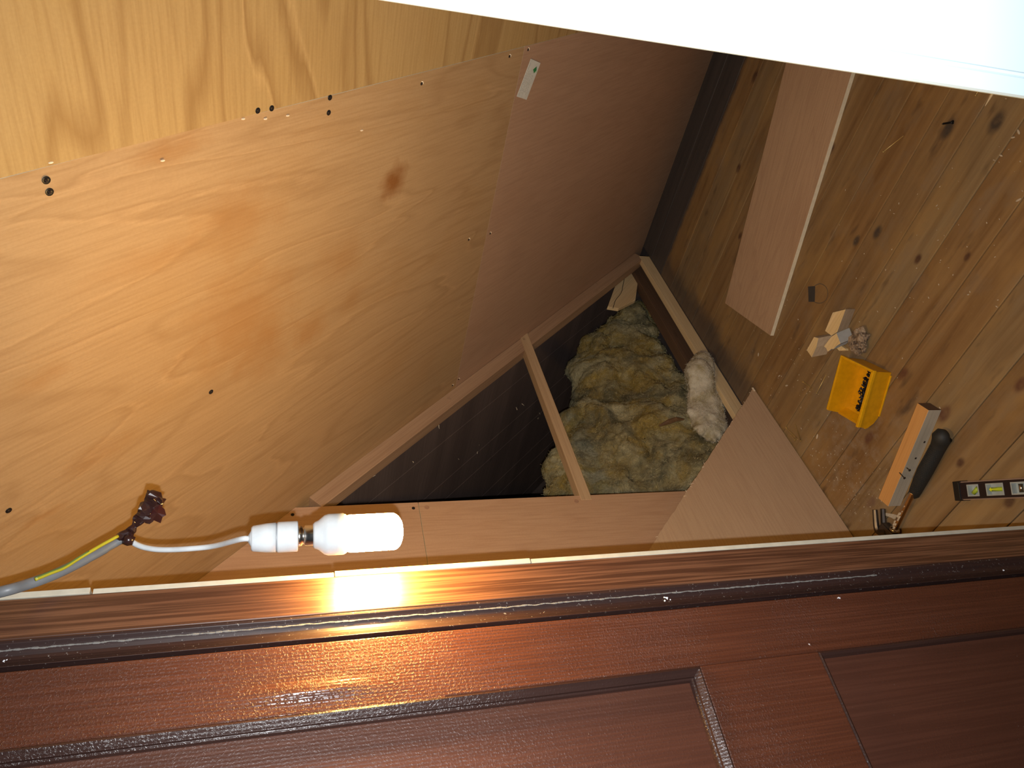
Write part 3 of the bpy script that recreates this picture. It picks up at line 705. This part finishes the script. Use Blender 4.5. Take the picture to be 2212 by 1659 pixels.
g0 = sl(-330, 1345)
cpth = [g0+nrm*.006, at(-210, 1330, .86), at(-110, 1302, .70), at(0, 1279, .68), at(60, 1262, .70), at(120, 1240, .72), at(180, 1211, .745), at(225, 1187, .765), at(268, 1162, .78), at(290, 1138, .785)]
cable = thing('mains_cable', cpth[0], 'flat grey mains cable coming in from the left to the taped joint', 'cable')
link('sheath', tube(smoothpath(cpth, 6), [.0052]*37+[.0048]*6+[.0040]*6+[.0034]*6, 14), PLAST_G, cable, Matrix.Identity(4), smooth=True)
eth = [at(76, 1252, .695), at(110, 1238, .708), at(138, 1227, .72), at(170, 1207, .735), at(215, 1180, .755), at(255, 1158, .772)]
ep = smoothpath(eth, 6)
link('earth_wire', tube(ep, .0017, 10), plain('earth_yellow', (.42, .36, .02), .4), cable, Matrix.Identity(4), smooth=True)
eg = [p + IY*.0012 - fwd*.0001 for p in ep[:22]]
link('green_stripe', tube(eg, .0011, 8), plain('earth_green', (.11, .17, .04), .4), cable, Matrix.Identity(4), smooth=True)

# brown insulating tape wrapped round the joint
def blobtube(path, rad, seg, amp, sc, flat=1.0, seed=0):
    bm = tube(path, rad, seg, flat=flat)
    for v in bm.verts: v.co += Vector((noise.noise(v.co*sc+Vector((seed, 0, 0))), noise.noise(v.co*sc+Vector((0, seed+5, 0))), noise.noise(v.co*sc+Vector((0, 0, seed+9)))))*amp
    return bm
tape = thing('electrical_tape', at(300, 1130, .78), 'crumpled brown insulating tape wrapped round the cable joint', 'tape')
tp = smoothpath([at(257, 1167, .779), at(268, 1157, .779), at(283, 1143, .780), at(297, 1126, .781), at(310, 1110, .782), at(322, 1096, .782), at(333, 1080, .782), at(341, 1070, .782)], 5)
rr = []
for k in range(len(tp)):
    f = k/(len(tp)-1)
    rr.append(.0048+.0014*math.sin(f*14) + .0052*max(0, min(1, (f-.50)/.16)) - .0030*max(0, (f-.86)/.14))
link('wrapping', blobtube(tp, rr, 11, .0060, 150, .75), TAPE, tape, Matrix.Identity(4), smooth=False)
link('wrapping', blobtube([at(268, 1165, .778), at(278, 1166, .778), at(289, 1169, .779)], [.0045, .0062, .0040], 16, .0012, 260), TAPE, tape, Matrix.Identity(4), smooth=True)
bm = bmesh.new()
fpts = [(331, 1100), (344, 1090), (355, 1100), (358.5, 1113), (351, 1117), (346.5, 1130), (330, 1123), (322, 1116)]
fr_ = [bm.verts.new(at(x_, y_, .777+.004*math.sin(i*1.3))) for i, (x_, y_) in enumerate(fpts)]; bk_ = [bm.verts.new(v.co + fwd*.0006) for v in fr_]
cf = bm.verts.new(at(340, 1108, .773)); cb = bm.verts.new(at(340, 1108, .774))
for i in range(len(fr_)):
    j = (i+1) % len(fr_); bm.faces.new((fr_[i], fr_[j], cf)); bm.faces.new((bk_[j], bk_[i], cb)); bm.faces.new((fr_[j], fr_[i], bk_[i], bk_[j]))
link('loose_flap', bm, plain('tape_red_brown', (.045, .010, .008), .35), tape, Matrix.Identity(4))

# ------------------------------------------------------------------ yellow bin and its screws
hb = .062
r0, r1, r2, r3 = [fl(*p, hb) for p in ((1883, 803), (1849, 922), (1818, 771), (1787, 884))]
xa = (r1-r0).normalized(); mw = frame((r0.x, r0.y, 0), xa, (0, 0, 1)); inv = mw.inverted()
LBn = (inv @ r1).x; WB = (inv @ r2).y; sg = 1 if WB > 0 else -1; WB = abs(WB)
bin_ = thing('storage_bin', (r0.x, r0.y, 0), 'yellow plastic parts bin with black screws inside, on the floorboards', 'storage bin')
def Q(x_, y_, z_): return (x_, y_*sg, z_)
bm = bmesh.new(); t_ = .0022
# outer shell as closed wall sections: near side, far side, back, bottom, scooped front
def quadbox(bm, pts, off):
    """solid from a quad and a thickness vector"""
    a = [bm.verts.new(Q(*p)) for p in pts]; b = [bm.verts.new(Q(p[0]+off[0], p[1]+off[1], p[2]+off[2])) for p in pts]
    n_ = len(pts); bm.faces.new(a); bm.faces.new(b[::-1])
    for i in range(n_): bm.faces.new((a[i], a[(i+1) % n_], b[(i+1) % n_], b[i]))
ins = .004
prof_side = [(.003, 0, .001), (LBn-.020, 0, .001), (LBn-.006, 0, .010), (LBn+.006, 0, .026), (LBn, 0, hb), (0, 0, hb)]
quadbox(bm, [(p[0], ins*(1-p[2]/hb), p[2]) for p in prof_side], (0, t_, 0))
quadbox(bm, [(p[0], WB-ins*(1-p[2]/hb), p[2]) for p in prof_side], (0, -t_, 0))
quadbox(bm, [(.003, ins, .001), (.003, WB-ins, .001), (0, WB, hb), (0, 0, hb)], (t_, 0, 0))
quadbox(bm, [(.003, ins, .001), (LBn-.020, ins, .001), (LBn-.020, WB-ins, .001), (.003, WB-ins, .001)], (0, 0, t_))
quadbox(bm, [(LBn-.020, ins, .001), (LBn-.006, ins, .010), (LBn-.006, WB-ins, .010), (LBn-.020, WB-ins, .001)], (0, 0, t_))
quadbox(bm, [(LBn-.006, ins, .010), (LBn+.006, ins*.5, .030), (LBn+.006, WB-ins*.5, .030), (LBn-.006, WB-ins, .010)], (-t_, 0, t_))
body = link('shell', bm, YELLOW, bin_, mw, bevel=.0006)
bm = bmesh.new()
bbox(bm, Q(-.003, -.0055, hb-.009), Q(LBn, .0005, hb)); bbox(bm, Q(-.003, WB-.0005, hb-.009), Q(LBn, WB+.0055, hb)); bbox(bm, Q(-.004, -.0055, hb-.009), Q(.0005, WB+.0055, hb))
link('rim', bm, plain('yellow_rim', (.80, .42, .006), .32), bin_, mw, bevel=.0015)
bm = bmesh.new(); bbox(bm, Q(LBn+.002, ins, .026), Q(LBn+.008, WB-ins, .031)); link('front_lip', bm, YELLOW, bin_, mw, bevel=.0012)
bm = bmesh.new(); bbox(bm, Q(.010, .0005, .000), Q(LBn-.025, .0035, .004)); link('foot_ridge', bm, plain('yellow_ridge', (.80, .42, .006), .32), bin_, mw, bevel=.0008)

def screw_mesh(L, r, head):
    prof = [(.0003, 0), (r, L*.18)]
    k = 0; zz = L*.18
    while zz < L-.004: prof.append((r*(1.0 if k % 2 else .72), zz)); zz += .0011; k += 1
    prof += [(r*.8, L-.003), (head, L-.0006), (head, L), (head*.3, L-.0006)]
    return lathe(prof, 10)
me_cache = {}
def loose(name, kind, P, d, label, cat, group, mat):
    key = (kind, mat.name)
    if key not in me_cache:
        L, r, hd = kind
        bm = screw_mesh(L, r, hd) if kind[1] > .0012 or mat is BRASS and L < .04 else lathe([(.0003, 0), (r, L*.06), (r, L-.001), (hd, L-.0008), (hd, L)], 10)
        me = bpy.data.meshes.new(name); bm.to_mesh(me); bm.free(); me.materials.append(mat)
        for p in me.polygons: p.use_smooth = True
        me_cache[key] = me
    o = bpy.data.objects.new(name, me_cache[key]); COL.objects.link(o)
    z_ = Vector(d).normalized(); x_ = z_.orthogonal().normalized(); m = Matrix((x_, z_.cross(x_), z_)).transposed().to_4x4(); m.translation = P; o.matrix_world = m
    tag(o, label, cat, group); return o
rn = random.Random(11)
for k in range(110):
    u = rn.uniform(.022, LBn-.030); v = rn.uniform(.008, WB*.48); hgt = .006+ .043*max(0, 1-((u-LBn*.5)/(LBn*.62))**4)*rn.uniform(.55, 1)*max(.1, 1-(v/(WB*.50))**3)
    a = rn.uniform(0, 6.283); el = rn.uniform(-.25, .35); d = Vector((math.cos(a), math.sin(a), el)).normalized()
    u = min(max(u, .018), LBn-.034); lpos = Vector(Q(u, v, hgt)) - d*.011
    lpos.x = min(max(lpos.x, .012), LBn-.022)
    ly = lpos.y*sg; ey = (lpos+d*.022).y*sg
    if min(ly, ey) < .007: lpos.y += (.007-min(ly, ey))*sg
    ex_ = (lpos+d*.022).x
    if ex_ < .007: lpos.x += .007-ex_
    loose('drywall_screw', (.024, .0016, .0038), mw @ lpos, mw.to_3x3() @ d, 'small black screw in the heap inside the yellow bin', 'screw', 'black screws in the yellow bin', BLACKSCREW)
loose('machine_screw', (.020, .0028, .0052), mw @ Vector(Q(LBn*.50, .020, .036)), mw.to_3x3() @ Vector((.8, .5*sg, .1)), 'bright silver bolt lying on top of the black screws in the bin', 'screw', None, STEEL)
wn_ = link('washer', lathe([(.0030, 0), (.0062, 0), (.0062, .0012), (.0030, .0012)], 20), STEEL, None, mw @ Matrix.Translation(Q(LBn*.66, .020, .033)) @ Matrix.Rotation(.5, 4, 'X')); tag(wn_, 'shiny round washer on the screw heap in the yellow bin', 'washer')

# ------------------------------------------------------------------ nails and screws on the floor
def floor_pin(a, b, kind, label, cat, mat, name, group=None, lift=.0):
    """a = head pixel, b = point pixel"""
    L, r, hd = kind; Pa = fl(*a, hd*.8+lift); Pb = fl(*b, r+lift)
    d = (Pa-Pb).normalized()
    loose(name, ((Pa-Pb).length, r, hd), Pb, d, label, cat, group, mat)
NK = (.04, .0010, .0026)
floor_pin((1735, 825), (1756, 841), (.03, .0013, .0030), 'short brass-coloured screw between the triangular offcut and the yellow bin', 'screw', BRASS, 'wood_screw')
floor_pin((1764, 849), (1785, 809), NK, 'slim nail lying beside the yellow bin, its point towards the wood blocks', 'nail', BRASS, 'nail')
floor_pin((1698, 924), (1724, 950), (.03, .0013, .0032), 'longest screw of the group at the edge of the triangular offcut, head by the plywood', 'screw', BRASS, 'wood_screw')
floor_pin((1718, 951), (1707, 938), (.03, .0013, .0032), 'short screw of the group beside the offcut, head away from the plywood', 'screw', BRASS, 'wood_screw')
floor_pin((1730, 953), (1717, 916), (.03, .0012, .0032), 'outermost screw of the group beside the offcut, pointing towards the eaves', 'screw', BRASS, 'wood_screw')
floor_pin((1908, 328), (1952, 293), NK, 'thin brass nail lying alone on the boards right of the plywood plank', 'nail', BRASS, 'nail')
floor_pin((2107, 207), (2125, 176), NK, 'brass nail partly hidden under the white door edge', 'nail', BRASS, 'nail')
floor_pin((2058, 264), (2034, 268), (.02, .0022, .0042), 'black screw lying on a grey smudge of the floorboards', 'screw', BLACKSCREW, 'drywall_screw')
sa, sb = fl(2128, 229, .002), fl(2155, 183, .002)
tag(link('splinter', tube([sa, sa.lerp(sb, .5), sa.lerp(sb, .8), sb], [.0006, .0024, .0018, .0008], 6, flat=.5), PINE_L), 'pale split sliver of wood lying near the white door edge', 'wood splinter')
# grey metal-coloured patch let into a board
pt = [fl(*p) for p in ((1746, 619), (1761, 618), (1760, 652), (1747, 652))]
bm = bmesh.new(); lo = [bm.verts.new(p+Vector((0, 0, -.001))) for p in pt]; hi = [bm.verts.new(p+Vector((0, 0, .0008))) for p in pt]
bm.faces.new(lo[::-1]); bm.faces.new(hi)
for i in range(4): bm.faces.new((lo[i], lo[(i+1) % 4], hi[(i+1) % 4], hi[i]))
patch = link('repair_patch', bm, plain('grey_patch', (.055, .05, .045), .6)); tag(patch, 'small D-shaped grey patch in the floorboard near the end of the plywood plank', 'floor patch')
arc = [fl(*p, .0004) for p in ((1760, 617), (1772, 613), (1784, 620), (1788, 634), (1784, 648), (1772, 655), (1760, 653))]
link('curved_rim', tube(smoothpath(arc, 4), .0012, 6, flat=.5), plain('patch_rim', (.13, .10, .075), .7), patch, Matrix.Identity(4))

# sawdust and plaster crumbs
bm = bmesh.new(); rn = random.Random(21)
spots = [(fl(1700, 800), .16, 60), (fl(1780, 1030), .14, 90), (fl(1840, 1060), .10, 60), (fl(1960, 600), .28, 50), (fl(2150, 420), .2, 30)]
for c_, sp_, n_ in spots:
    for k in range(n_):
        x_, y_ = c_.x+rn.gauss(0, sp_*.5), c_.y+rn.gauss(0, sp_*.5)
        if x_ < -1.27 or y_ < .55 or y_ > 2.2: continue
        r = rn.uniform(.0006, .0017); bmesh.ops.create_icosphere(bm, subdivisions=1, radius=r, matrix=Matrix.Translation((x_, y_, r*.35)) @ Matrix.Rotation(rn.uniform(0, 3), 4, 'Z') @ Matrix.Diagonal((rn.uniform(.8, 2.2), .8, .5, 1)))
for px, py, r in ((1638, 766, .004), (1683, 812, .0035), (1699, 833, .004), (1765, 943, .005), (1730, 880, .002), (2200, 285, .004), (2188, 297, .003), (2162, 336, .003), (2200, 432, .004)):
    P = fl(px, py, .0015); bmesh.ops.create_icosphere(bm, subdivisions=2, radius=r, matrix=Matrix.Translation(P) @ Matrix.Rotation(rn.uniform(0, 3), 4, 'Z') @ Matrix.Diagonal((1.5, .6, .35, 1)))
o = link('sawdust', bm, plain('sawdust_grain', (.55, .46, .33), .9)); tag(o, 'sawdust and plaster crumbs scattered over the floorboards', 'sawdust', kind='stuff')

# ------------------------------------------------------------------ wood offcuts
def chunk(name, base_px, h_, label, topmat, sidemat, skew=(0, 0), z0=0, top_px=None, cat='wood offcut', jag=0):
    """block whose top outline is given in the picture at height z0+h_"""
    top = [fl(*p, z0+h_) for p in top_px]; bot = [Vector((p.x+skew[0], p.y+skew[1], z0)) for p in top]
    o_ = sum(top, Vector())/len(top); o_.z = z0
    bm = bmesh.new(); T_ = [bm.verts.new(p-o_) for p in top]; B_ = [bm.verts.new(p-o_) for p in bot]
    bm.faces.new(T_); bm.faces.new(B_[::-1])
    for i in range(len(T_)):
        f = bm.faces.new((B_[i], B_[(i+1) % len(T_)], T_[(i+1) % len(T_)], T_[i])); f.material_index = 1
    mats = [topmat, sidemat]
    o = link(name, bm, topmat, None, Matrix.Translation(o_), bevel=.0008, mats=mats); tag(o, label, cat); return o
c1_ = lambda X, Y: (1720+X*.1085, 600+Y*.1085)
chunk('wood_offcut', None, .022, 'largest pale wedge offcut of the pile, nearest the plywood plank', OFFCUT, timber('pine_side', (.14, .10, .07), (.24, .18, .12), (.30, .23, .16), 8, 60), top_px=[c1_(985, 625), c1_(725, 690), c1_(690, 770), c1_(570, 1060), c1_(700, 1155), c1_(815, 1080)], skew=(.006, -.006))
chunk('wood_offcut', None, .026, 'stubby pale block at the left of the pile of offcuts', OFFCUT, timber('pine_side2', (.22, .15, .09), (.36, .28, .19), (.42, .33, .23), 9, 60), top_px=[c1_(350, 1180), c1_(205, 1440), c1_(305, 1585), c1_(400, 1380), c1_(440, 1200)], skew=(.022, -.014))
chunk('wood_offcut', None, .020, 'splintered pale offcut with a grey painted face, middle of the pile', OFFCUT, plain('grey_face', (.30, .32, .33), .6), z0=.012, top_px=[c1_(800, 1100), c1_(690, 1180), c1_(640, 1240), c1_(545, 1370), c1_(590, 1400), c1_(625, 1475), c1_(700, 1420), c1_(740, 1425), c1_(800, 1360), c1_(880, 1310)], skew=(.024, -.008))
chunk('wood_offcut', None, .010, 'small pale splinter chip below the grey-faced offcut', OFFCUT, OFFCUT, top_px=[c1_(790, 1390), c1_(870, 1340), c1_(970, 1410), c1_(980, 1450), c1_(850, 1455)])
# crumpled brown bark knot
bm = bmesh.new(); cc = fl(*c1_(1250, 1250), .016); bmesh.ops.create_icosphere(bm, subdivisions=4, radius=1)
for v in bm.verts:
    d = v.co.normalized(); q_ = 1 + .35*noise.noise(d*1.7+Vector((2, 0, 0))) + .22*noise.noise(d*5) + .08*noise.noise(d*14)
    v.co = Vector((d.x*.030*q_, d.y*.024*q_, max(-.015, d.z*.017*q_)))
n = NT('charred_bark'); a_ = n.noise(n.coord(), 70, 4, .6, 1.2)
cM = n.mix(n.ramp(a_, [(.35, 0.), (.5, .6), (.6, 1.)]), (.05, .03, .02), (.40, .30, .20)); n.fin(cM, .8, n.bump(a_, .6, .003))
tag(link('bark_lump', bm, n.m, None, Matrix.Translation(cc) @ Matrix.Rotation(.6, 4, 'Z'), smooth=False), 'rough crumpled lump of brown bark touching the pile of offcuts', 'bark')

# timber block beside the hammer
B1, B2 = fl(2034, 886), fl(1945, 1093); ux = (B2-B1).normalized(); mw = frame(B1, ux, (0, 0, 1)); inv = mw.inverted()
tb = inv @ fl(1978, 867, .035); yw = tb.y; LT = (B2-B1).length
blk = thing('timber_block', B1, 'length of square timber with an orange top face lying beside the hammer', 'timber block')
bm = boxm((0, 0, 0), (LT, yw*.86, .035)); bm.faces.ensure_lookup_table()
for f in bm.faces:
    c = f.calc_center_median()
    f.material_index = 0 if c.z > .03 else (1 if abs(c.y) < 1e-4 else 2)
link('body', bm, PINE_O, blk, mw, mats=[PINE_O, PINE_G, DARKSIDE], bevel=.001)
for px, py, px2, py2, lb in ((1942, 1020, 1954, 1033, 'longer dark screw lying on the orange top of the timber block'), (1958, 1010, 1965, 1016, 'shorter dark screw by the front edge of the timber block top')):
    Pa = fl(px, py, .038); Pb = fl(px2, py2, .042)
    loose('wood_screw', ((Pb-Pa).length, .0013, .0028), Pa, (Pb-Pa), lb, 'screw', 'screws on the timber block', DARKSTEEL)
for px, py in ((1997, 955), (1978, 990)):
    P = hit(px, py, mw.to_3x3() @ Vector((0, 1, 0)), (mw.to_3x3() @ Vector((0, 1, 0))).dot(B1)); link('nail_hole', lathe([(.003, -.0004), (.0022, .0006)], 10), HOLE, blk, frame(P, (0, 0, 1), mw.to_3x3() @ Vector((0, -1 if yw > 0 else 1, 0))))

# ------------------------------------------------------------------ hammer
hm = thing('claw_hammer', (-1.03, .83, 0), 'claw hammer with a black textured rubber grip lying beside the timber block', 'hammer')
GE = fl(2038, 940, .021); GS = fl(1968, 1072, .019); RG = fl(1931, 1146, .018)
axis = (GE-GS)
gp_ = []; gr = []
for f, r in ((0, .0085), (.02, .0115), (.10, .0130), (.25, .0148), (.45, .0165), (.62, .0160), (.80, .0158), (.90, .0175), (.965, .0200), (.99, .0185), (1.0, .0130)):
    p = GS + axis*f; p.z = r+.0015; gp_.append(p); gr.append(r)
grip = link('grip', tube(gp_, gr, 24, flat=.86), RUBBER, hm, Matrix.Identity(4), smooth=True)
bm = bmesh.new(); au = axis.normalized(); side = Vector((-au.y, au.x, 0))
for i in range(26):
    for j in range(-4, 5):
        f = .12+.70*i/26; r = .0131+(.0165-.0131)*min(1, max(0, (f-.1)/.35)); a = j*.28+(.14 if i % 2 else 0)
        p = GS+axis*f; p.z = r+.0015; p = p + side*math.sin(a)*r*.97*.93 + Vector((0, 0, 1))*math.cos(a)*r*.97
        bmesh.ops.create_icosphere(bm, subdivisions=1, radius=.0011, matrix=Matrix.Translation(p))
link('grip_studs', bm, RUBBER, grip, Matrix.Identity(4))
link('shaft', tube([GS+au*.01, GS, RG], .0072, 8), plain('chromed_shaft', (.62, .48, .36), .25, 1), hm, Matrix.Identity(4), bevel=.0008)
bm = bmesh.new(); rn = random.Random(2)
for k in range(14):
    f = rn.uniform(.25, .92); p = GS.lerp(RG, f); bmesh.ops.create_icosphere(bm, subdivisions=1, radius=rn.uniform(.0015, .0032), matrix=Matrix.Translation(p+Vector((rn.uniform(-.002, .002), rn.uniform(-.003, .003), .0065))) @ Matrix.Diagonal((1.8, 1, .35, 1)))
link('paper_remnant', bm, plain('paper_remnant', (.55, .48, .36), .8), hm, Matrix.Identity(4))
link('ring', tube([RG-au*.001, RG+au*.004, RG+au*.007], [.0112, .0118, .0098], 20), STEEL, hm, Matrix.Identity(4), smooth=True)
hc = RG - au*.012; hc.z = .018
head = link('head', boxm((-.013, -.012, -.012), (.011, .030, .012)), DARKSTEEL, hm, frame(hc, au, (0, 0, 1)), bevel=.003)
yv = frame(hc, au, (0, 0, 1)).to_3x3() @ Vector((0, 1, 0)); yv = yv if yv.y > 0 else -yv
link('striking_face', tube([hc-yv*.004, hc-yv*.022, hc-yv*.030, hc-yv*.048, hc-yv*.050], [.010, .009, .0135, .0138, .0125], 20), DARKSTEEL, hm, Matrix.Identity(4), smooth=True)
for zc, (px, py) in ((.0085, (1907, 1099)), (.0275, (1890, 1101))):
    tip = fl(px, py, zc); b0 = hc + yv*.008 - au*.003; b0.z = zc*.6+.0075
    mid = b0.lerp(tip, .5) - au*.020 ; m1 = b0.lerp(mid, .5)-au*.006
    pth = smoothpath([b0, Vector((m1.x, m1.y, zc*.8+.0036)), Vector((mid.x, mid.y, zc)), tip], 6)
    link('claw', tube(pth, [.0100-.0042*k/(len(pth)-1) for k in range(len(pth))], 8), DARKSTEEL, hm, Matrix.Identity(4), bevel=.0008)
# pale wood chip beside the claw
chunk('wood_chip', None, .006, 'small pale wood chip between the hammer claw and its shaft', PINE_G, PINE_L, top_px=[(1909, 1107), (1930, 1110.5), (1938, 1113), (1931, 1122), (1924, 1118), (1912, 1114)], cat='wood chip')

# ------------------------------------------------------------------ spirit level
zt = .019
L0, L1 = fl(2064, 1061, zt), fl(2212, 1054, zt); ux = (L1-L0).normalized(); mw = frame((L0.x, L0.y, 0), ux, (0, 0, 1)); inv = mw.inverted(); wl = .0185
lev = thing('spirit_level', L0, 'short black spirit level with three bubble windows, lying on the floorboards', 'spirit level')
def lx(px, py=1057): return (inv @ fl(px, py, zt)).x
# web with window openings
DK = plain('level_body', (.016, .010, .012), .35)
xs_ = [.004, lx(2088), lx(2113), lx(2129), lx(2167), lx(2183), lx(2216), .235]
bm = bmesh.new()
wy = .0120
for a, b in ((xs_[0], xs_[1]), (xs_[2], xs_[3]), (xs_[4], xs_[5]), (xs_[6], xs_[7])): bbox(bm, (a, -.0165, .002), (b, .0165, zt-.0015))
for a, b in ((xs_[1], xs_[2]), (xs_[3], xs_[4]), (xs_[5], xs_[6])):
    bbox(bm, (a, -.0165, .002), (b, -wy, zt-.0015)); bbox(bm, (a, wy, .002), (b, .0165, zt-.0015))
link('body', bm, DK, lev, mw)
for s_ in (-1, 1):
    link('metal_edge', boxm((.012, min(s_*.0165, s_*.0190), 0), (.235, max(s_*.0165, s_*.0190), zt)), plain('level_edge', (.36, .26, .20), .4, .3), lev, mw, bevel=.0004)
link('end_cap', prism([(-.004, -.0195), (.016, -.0205), (.016, -.017), (.010, -.017), (.010, .017), (.016, .017), (.016, .0205), (-.004, .0195)], 0, zt+.001), plain('cap_black', (.010, .010, .010), .45), lev, mw, bevel=.0008)
FR = plain('window_frame', (.40, .44, .42), .3)
for k, (a, b) in enumerate(((xs_[1], xs_[2]), (xs_[3], xs_[4]), (xs_[5], xs_[6]))):
    bm = bmesh.new(); bbox(bm, (a, -wy, .003), (b, wy, .006))
    fw = .0022
    for q_ in (((a, -wy), (b, -wy+fw)), ((a, wy-fw), (b, wy)), ((a, -wy+fw), (a+fw, wy-fw)), ((b-fw, -wy+fw), (b, wy-fw))): bbox(bm, (*q_[0], .006), (*q_[1], zt-.0008))
    wdw = link('vial_window', bm, FR, lev, mw)
    cx_ = (a+b)/2
    ends = [((cx_-.006, -.006), (cx_+.006, .004)), ((a+.005, 0), (b-.005, 0)), ((cx_, -.008), (cx_, .008))][k]
    link('vial', tube([(ends[0][0], ends[0][1], .0110), (ends[1][0], ends[1][1], .0110)], .0042 if k < 2 else .0040, 14), VIAL if k < 2 else STEEL, wdw, mw, smooth=True)
    if k == 1:
        bm = prism([(a+.0045, 0), (a+.0095, .0045), (a+.0095, .0012), (b-.005, .0006), (b-.005, -.0006), (a+.0095, -.0012), (a+.0095, -.0045)], .0153, .0158)
        link('yellow_arrow', bm, plain('arrow_yellow', (.75, .85, .02), .4), wdw, mw)
